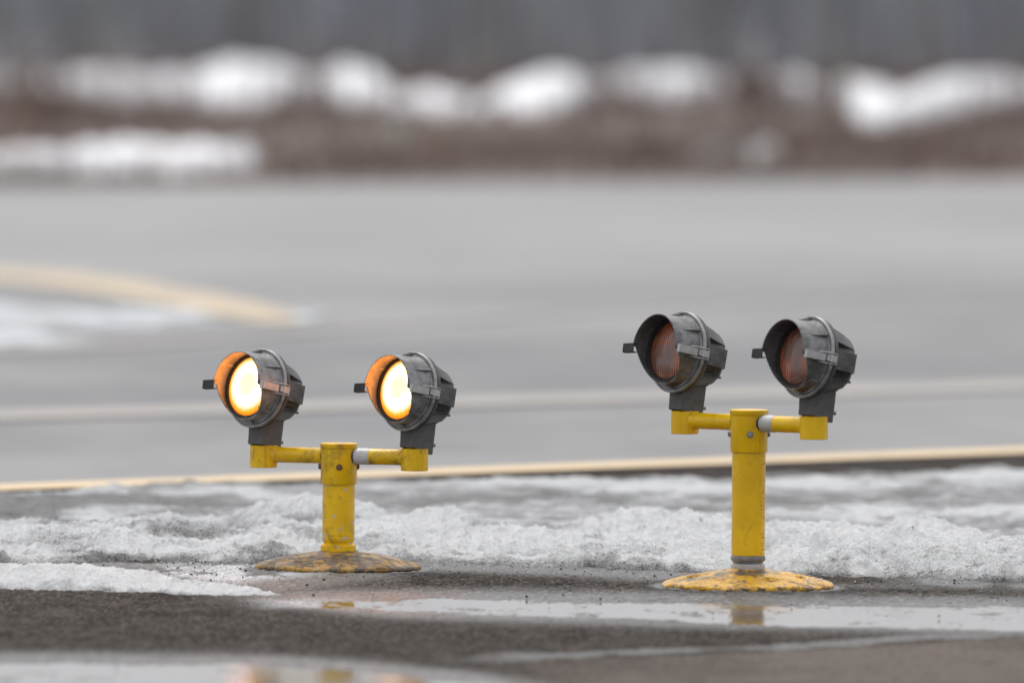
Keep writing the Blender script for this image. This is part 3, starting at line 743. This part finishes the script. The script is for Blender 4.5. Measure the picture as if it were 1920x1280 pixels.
tag(far_bank('snow_piles', [(-700, 205, 50), (-40, 200, 40), (0, 190, 25), (60, 190, 42), (95, 192, 18), (130, 202, 50), (210, 206, 60), (262, 205, 34), (300, 206, 46), (345, 205, 44), (370, 208, 56), (450, 212, 76), (530, 212, 66), (590, 205, 46), (640, 213, 82), (700, 215, 72), (730, 222, 46), (760, 232, 42), (820, 243, 56), (858, 240, 36), (895, 236, 20), (935, 232, 60), (1020, 233, 95), (1080, 228, 86), (1118, 205, 50), (1180, 196, 54), (1260, 200, 56), (1310, 208, 70), (1365, 200, 44), (1392, 195, -12), (1440, 195, -12), (1460, 198, 36), (1495, 205, 64), (1540, 205, 34), (1565, 215, 40), (1610, 242, 80), (1660, 242, 70), (1690, 238, 44), (1740, 245, 88), (1790, 235, 95), (1840, 225, 90), (1890, 215, 72), (1925, 215, 60), (2600, 210, 60)], -700, 2600, 2.2, 25, fs),
    'uneven bank of snow patches at the foot of the distant thicket', 'snow', kind='stuff')
# dry stems in front of and among the piles
def stems(name, n, x0, x1, y0, y1, h0, h1, w, mats, seed):
    rg = np.random.default_rng(seed)
    x = rg.uniform(x0, x1, n); y = rg.uniform(y0, y1, n); cl = fbm(x * 1.6, y * .6, 3, seed); keep = cl + rg.uniform(-.15, .15, n) > .40
    x = x[keep]; y = y[keep]; n = len(x); z = vergeZ(x, y - edgeY(x)) - .02
    h = rg.uniform(h0, h1, n); ln = rg.normal(0, .10, (n, 2)) * h[:, None]
    T = []
    for k in range(3):      # thin three-sided tapering stem
        a0 = 2 * math.pi * k / 3; a1 = 2 * math.pi * (k + 1) / 3
        ww = w * rg.uniform(.6, 1.3, n)
        p0 = np.stack([x + np.cos(a0) * ww, y + np.sin(a0) * ww, z], -1); p1 = np.stack([x + np.cos(a1) * ww, y + np.sin(a1) * ww, z], -1)
        p2 = np.stack([x + ln[:, 0], y + ln[:, 1], z + h], -1); T.append(np.stack([p0, p1, p2], 1))
    mi = np.tile(rg.integers(0, len(mats), n), 3)
    return fast_tris(name, np.concatenate(T), mats, mi)
YT = G(960, 190).y
tag(stems('dry_stems', 6500, -6, 6, YT - 4.5, YT + 1.2, .08, .30, .007, GMs, 33), 'thin dry stems standing among the distant snow piles', 'dry plants', kind='stuff')
TM = [flat('twig_grey', (.34, .345, .37), .9), flat('twig_brown', (.13, .125, .135), .9), flat('twig_blue_grey', (.27, .285, .345), .9), flat('twig_olive', (.26, .262, .235), .9)]
tag(stems('undergrowth', 42000, -11, 11, YT + 1.5, YT + 60, .3, 1.0, .012, TM, 35), 'dense grey leafless undergrowth behind the snow piles', 'undergrowth', kind='stuff')

# bare saplings of the thicket
def sapling(name, seed, bark, h):
    rd = random.Random(seed)
    T = bmesh.new(); C = bmesh.new(); s = 1 / PX
    def limb(bm, p, d, L, r, lvl):
        pts = [p]; q = p.copy(); dd_ = d.normalized()
        for k in range(4):
            dd_ = (dd_ + Vector((rd.gauss(0, .07), rd.gauss(0, .07), .05 + .03 * lvl))).normalized(); q = q + dd_ * L / 4; pts.append(q.copy())
        tube(bm, [p_ * s for p_ in pts], [r * s * (1 - .8 * i / 4) for i in range(5)], 6 if lvl == 0 else 4)
        return pts
    tr = limb(T, Vector((0, 0, -.05)), Vector((rd.gauss(0, .05), rd.gauss(0, .05), 1)), h, .016 + .009 * h, 0)
    for i in range(15):
        u_ = rd.uniform(.12, .95); k = min(3, int(u_ * 4)); p = tr[k].lerp(tr[k + 1], u_ * 4 - k); a_ = rd.uniform(0, 6.28)
        b_ = limb(C, p, Vector((math.cos(a_), math.sin(a_), 1.1)), h * (.42 - .25 * u_), .009, 1)
        for j in range(5):
            kk = rd.randint(1, 3); a2 = rd.uniform(0, 6.28)
            limb(C, b_[kk], Vector((math.cos(a2), math.sin(a2), .9)), h * .13, .004, 2)
    root = empty('sapling', (0, 0, 0)); link('trunk', T, bark, root); link('crown', C, bark, root); return root
kinds = [(TM[0], 'thin grey leafless sapling among the distant thicket', 'grey saplings of the thicket'),
         (TM[2], 'thin bluish grey leafless sapling among the distant thicket', 'bluish grey saplings of the thicket'),
         (TM[1], 'thin brown leafless sapling among the distant thicket', 'brown saplings of the thicket'),
         (TM[3], 'thin olive leafless sapling among the distant thicket', 'olive saplings of the thicket')]
protos = []
for i in range(8):
    m, lb, gr = kinds[i % 4]; pr = sapling('sapling', 50 + i, m, 1.35 + .13 * i); tag(pr, lb, 'sapling', gr); protos.append([pr, list(pr.children), False])
rd = random.Random(5)
for i in range(230):
    y = YT + 2.5 + 42 * rd.random() ** 1.3; hw = y * .036 + 2.2; x = rd.uniform(-hw, hw)
    pxx = 960 + x / y / 3.75e-5; w_ = [1.0, .5, .5, .35]
    if 600 < pxx < 760 or 940 < pxx < 1350: w_[1] += 1.6
    if pxx < 120 or 1350 < pxx < 1600: w_[2] += 1.5
    if 300 < pxx < 560 or 1100 < pxx < 1200 or pxx > 1740: w_[3] += .9
    kd = rd.choices(range(4), w_)[0]; q = protos[kd + 4 * rd.randint(0, 1)]
    if not q[2]: r_ = q[0]; q[2] = True
    else:
        r_ = q[0].copy(); COL.objects.link(r_)
        for ch in q[1]:
            c_ = ch.copy(); COL.objects.link(c_); c_.parent = r_
    r_.location = (x, y, float(vergeZ(np.array(x), np.array(y - edgeY(x))))); sc = rd.uniform(.75, 1.15); r_.scale = (sc,) * 3; r_.rotation_euler = (0, 0, rd.uniform(0, 6.28))

# small round marker in the verge
mp = G(740, 300); bz = .0
mk = empty('marker_post', (mp.x, mp.y, float(vergeZ(np.array(mp.x), np.array(mp.y - edgeY(mp.x))))))
tag(mk, 'small round pale marker standing in brown grass beyond the taxiway', 'marker')
kk = mp.y * 3.75e-5 / PX
bm = bmesh.new(); lathe(bm, [(3.0 * kk, -10), (3.0 * kk, 22 * kk)], 16); link('post', bm, M_BOLT, mk)
bm = bmesh.new(); lathe(bm, [(19 * kk, -2), (20 * kk, -1), (20 * kk, 1), (19 * kk, 2)], 40, Matrix.Translation((0, -.008, 36 * kk * PX)) @ Matrix.Rotation(R(90), 4, 'X'))
link('disc', bm, flat('marker_disc', (.40, .42, .38), .6), mk)

# ------------------------------------------------------------------ light
w = bpy.data.worlds.new('World'); S.world = w; w.use_nodes = True; nt = w.node_tree
bg = nt.nodes['Background']; sk = nt.nodes.new('ShaderNodeTexSky'); sk.sky_type = 'NISHITA'; sk.sun_disc = False
SE, SR = R(64), R(340)
sk.sun_elevation = SE; sk.sun_rotation = SR; sk.dust_density = 6; sk.air_density = 1.0; sk.ozone_density = 1
hs_ = nt.nodes.new('ShaderNodeHueSaturation'); hs_.inputs['Saturation'].default_value = .12; nt.links.new(sk.outputs[0], hs_.inputs['Color'])
mx = nt.nodes.new('ShaderNodeMix'); mx.data_type = 'RGBA'; mx.inputs[0].default_value = .6
nt.links.new(hs_.outputs[0], mx.inputs[6]); mx.inputs[7].default_value = (7.75, 7.8, 8.05, 1)   # even cloud layer
wc = nt.nodes.new('ShaderNodeTexCoord'); wx = nt.nodes.new('ShaderNodeSeparateXYZ'); nt.links.new(wc.outputs['Generated'], wx.inputs[0])
wr = nt.nodes.new('ShaderNodeMapRange'); wr.inputs[1].default_value = 0; wr.inputs[2].default_value = 1; wr.inputs[3].default_value = .98; wr.inputs[4].default_value = 1.4
nt.links.new(wx.outputs[2], wr.inputs[0]); wm_ = nt.nodes.new('ShaderNodeVectorMath'); wm_.operation = 'SCALE'      # overcast: brighter overhead
nt.links.new(mx.outputs[2], wm_.inputs[0]); nt.links.new(wr.outputs[0], wm_.inputs['Scale']); nt.links.new(wm_.outputs[0], bg.inputs[0]); bg.inputs[1].default_value = .10
sd = bpy.data.lights.new('sun', 'SUN'); sd.energy = 1.1; sd.angle = R(22); sd.color = (1, .97, .93)
so = bpy.data.objects.new('sun', sd); COL.objects.link(so)
dv_ = Vector((math.sin(SR) * math.cos(SE), math.cos(SR) * math.cos(SE), math.sin(SE)))
so.rotation_euler = dv_.to_track_quat('Z', 'Y').to_euler()
vs_ = S.view_settings; vs_.view_transform = 'Standard'; vs_.look = 'None'; vs_.gamma = 1; vs_.exposure = .46
S.cycles.max_bounces = 6; S.cycles.use_denoising = True
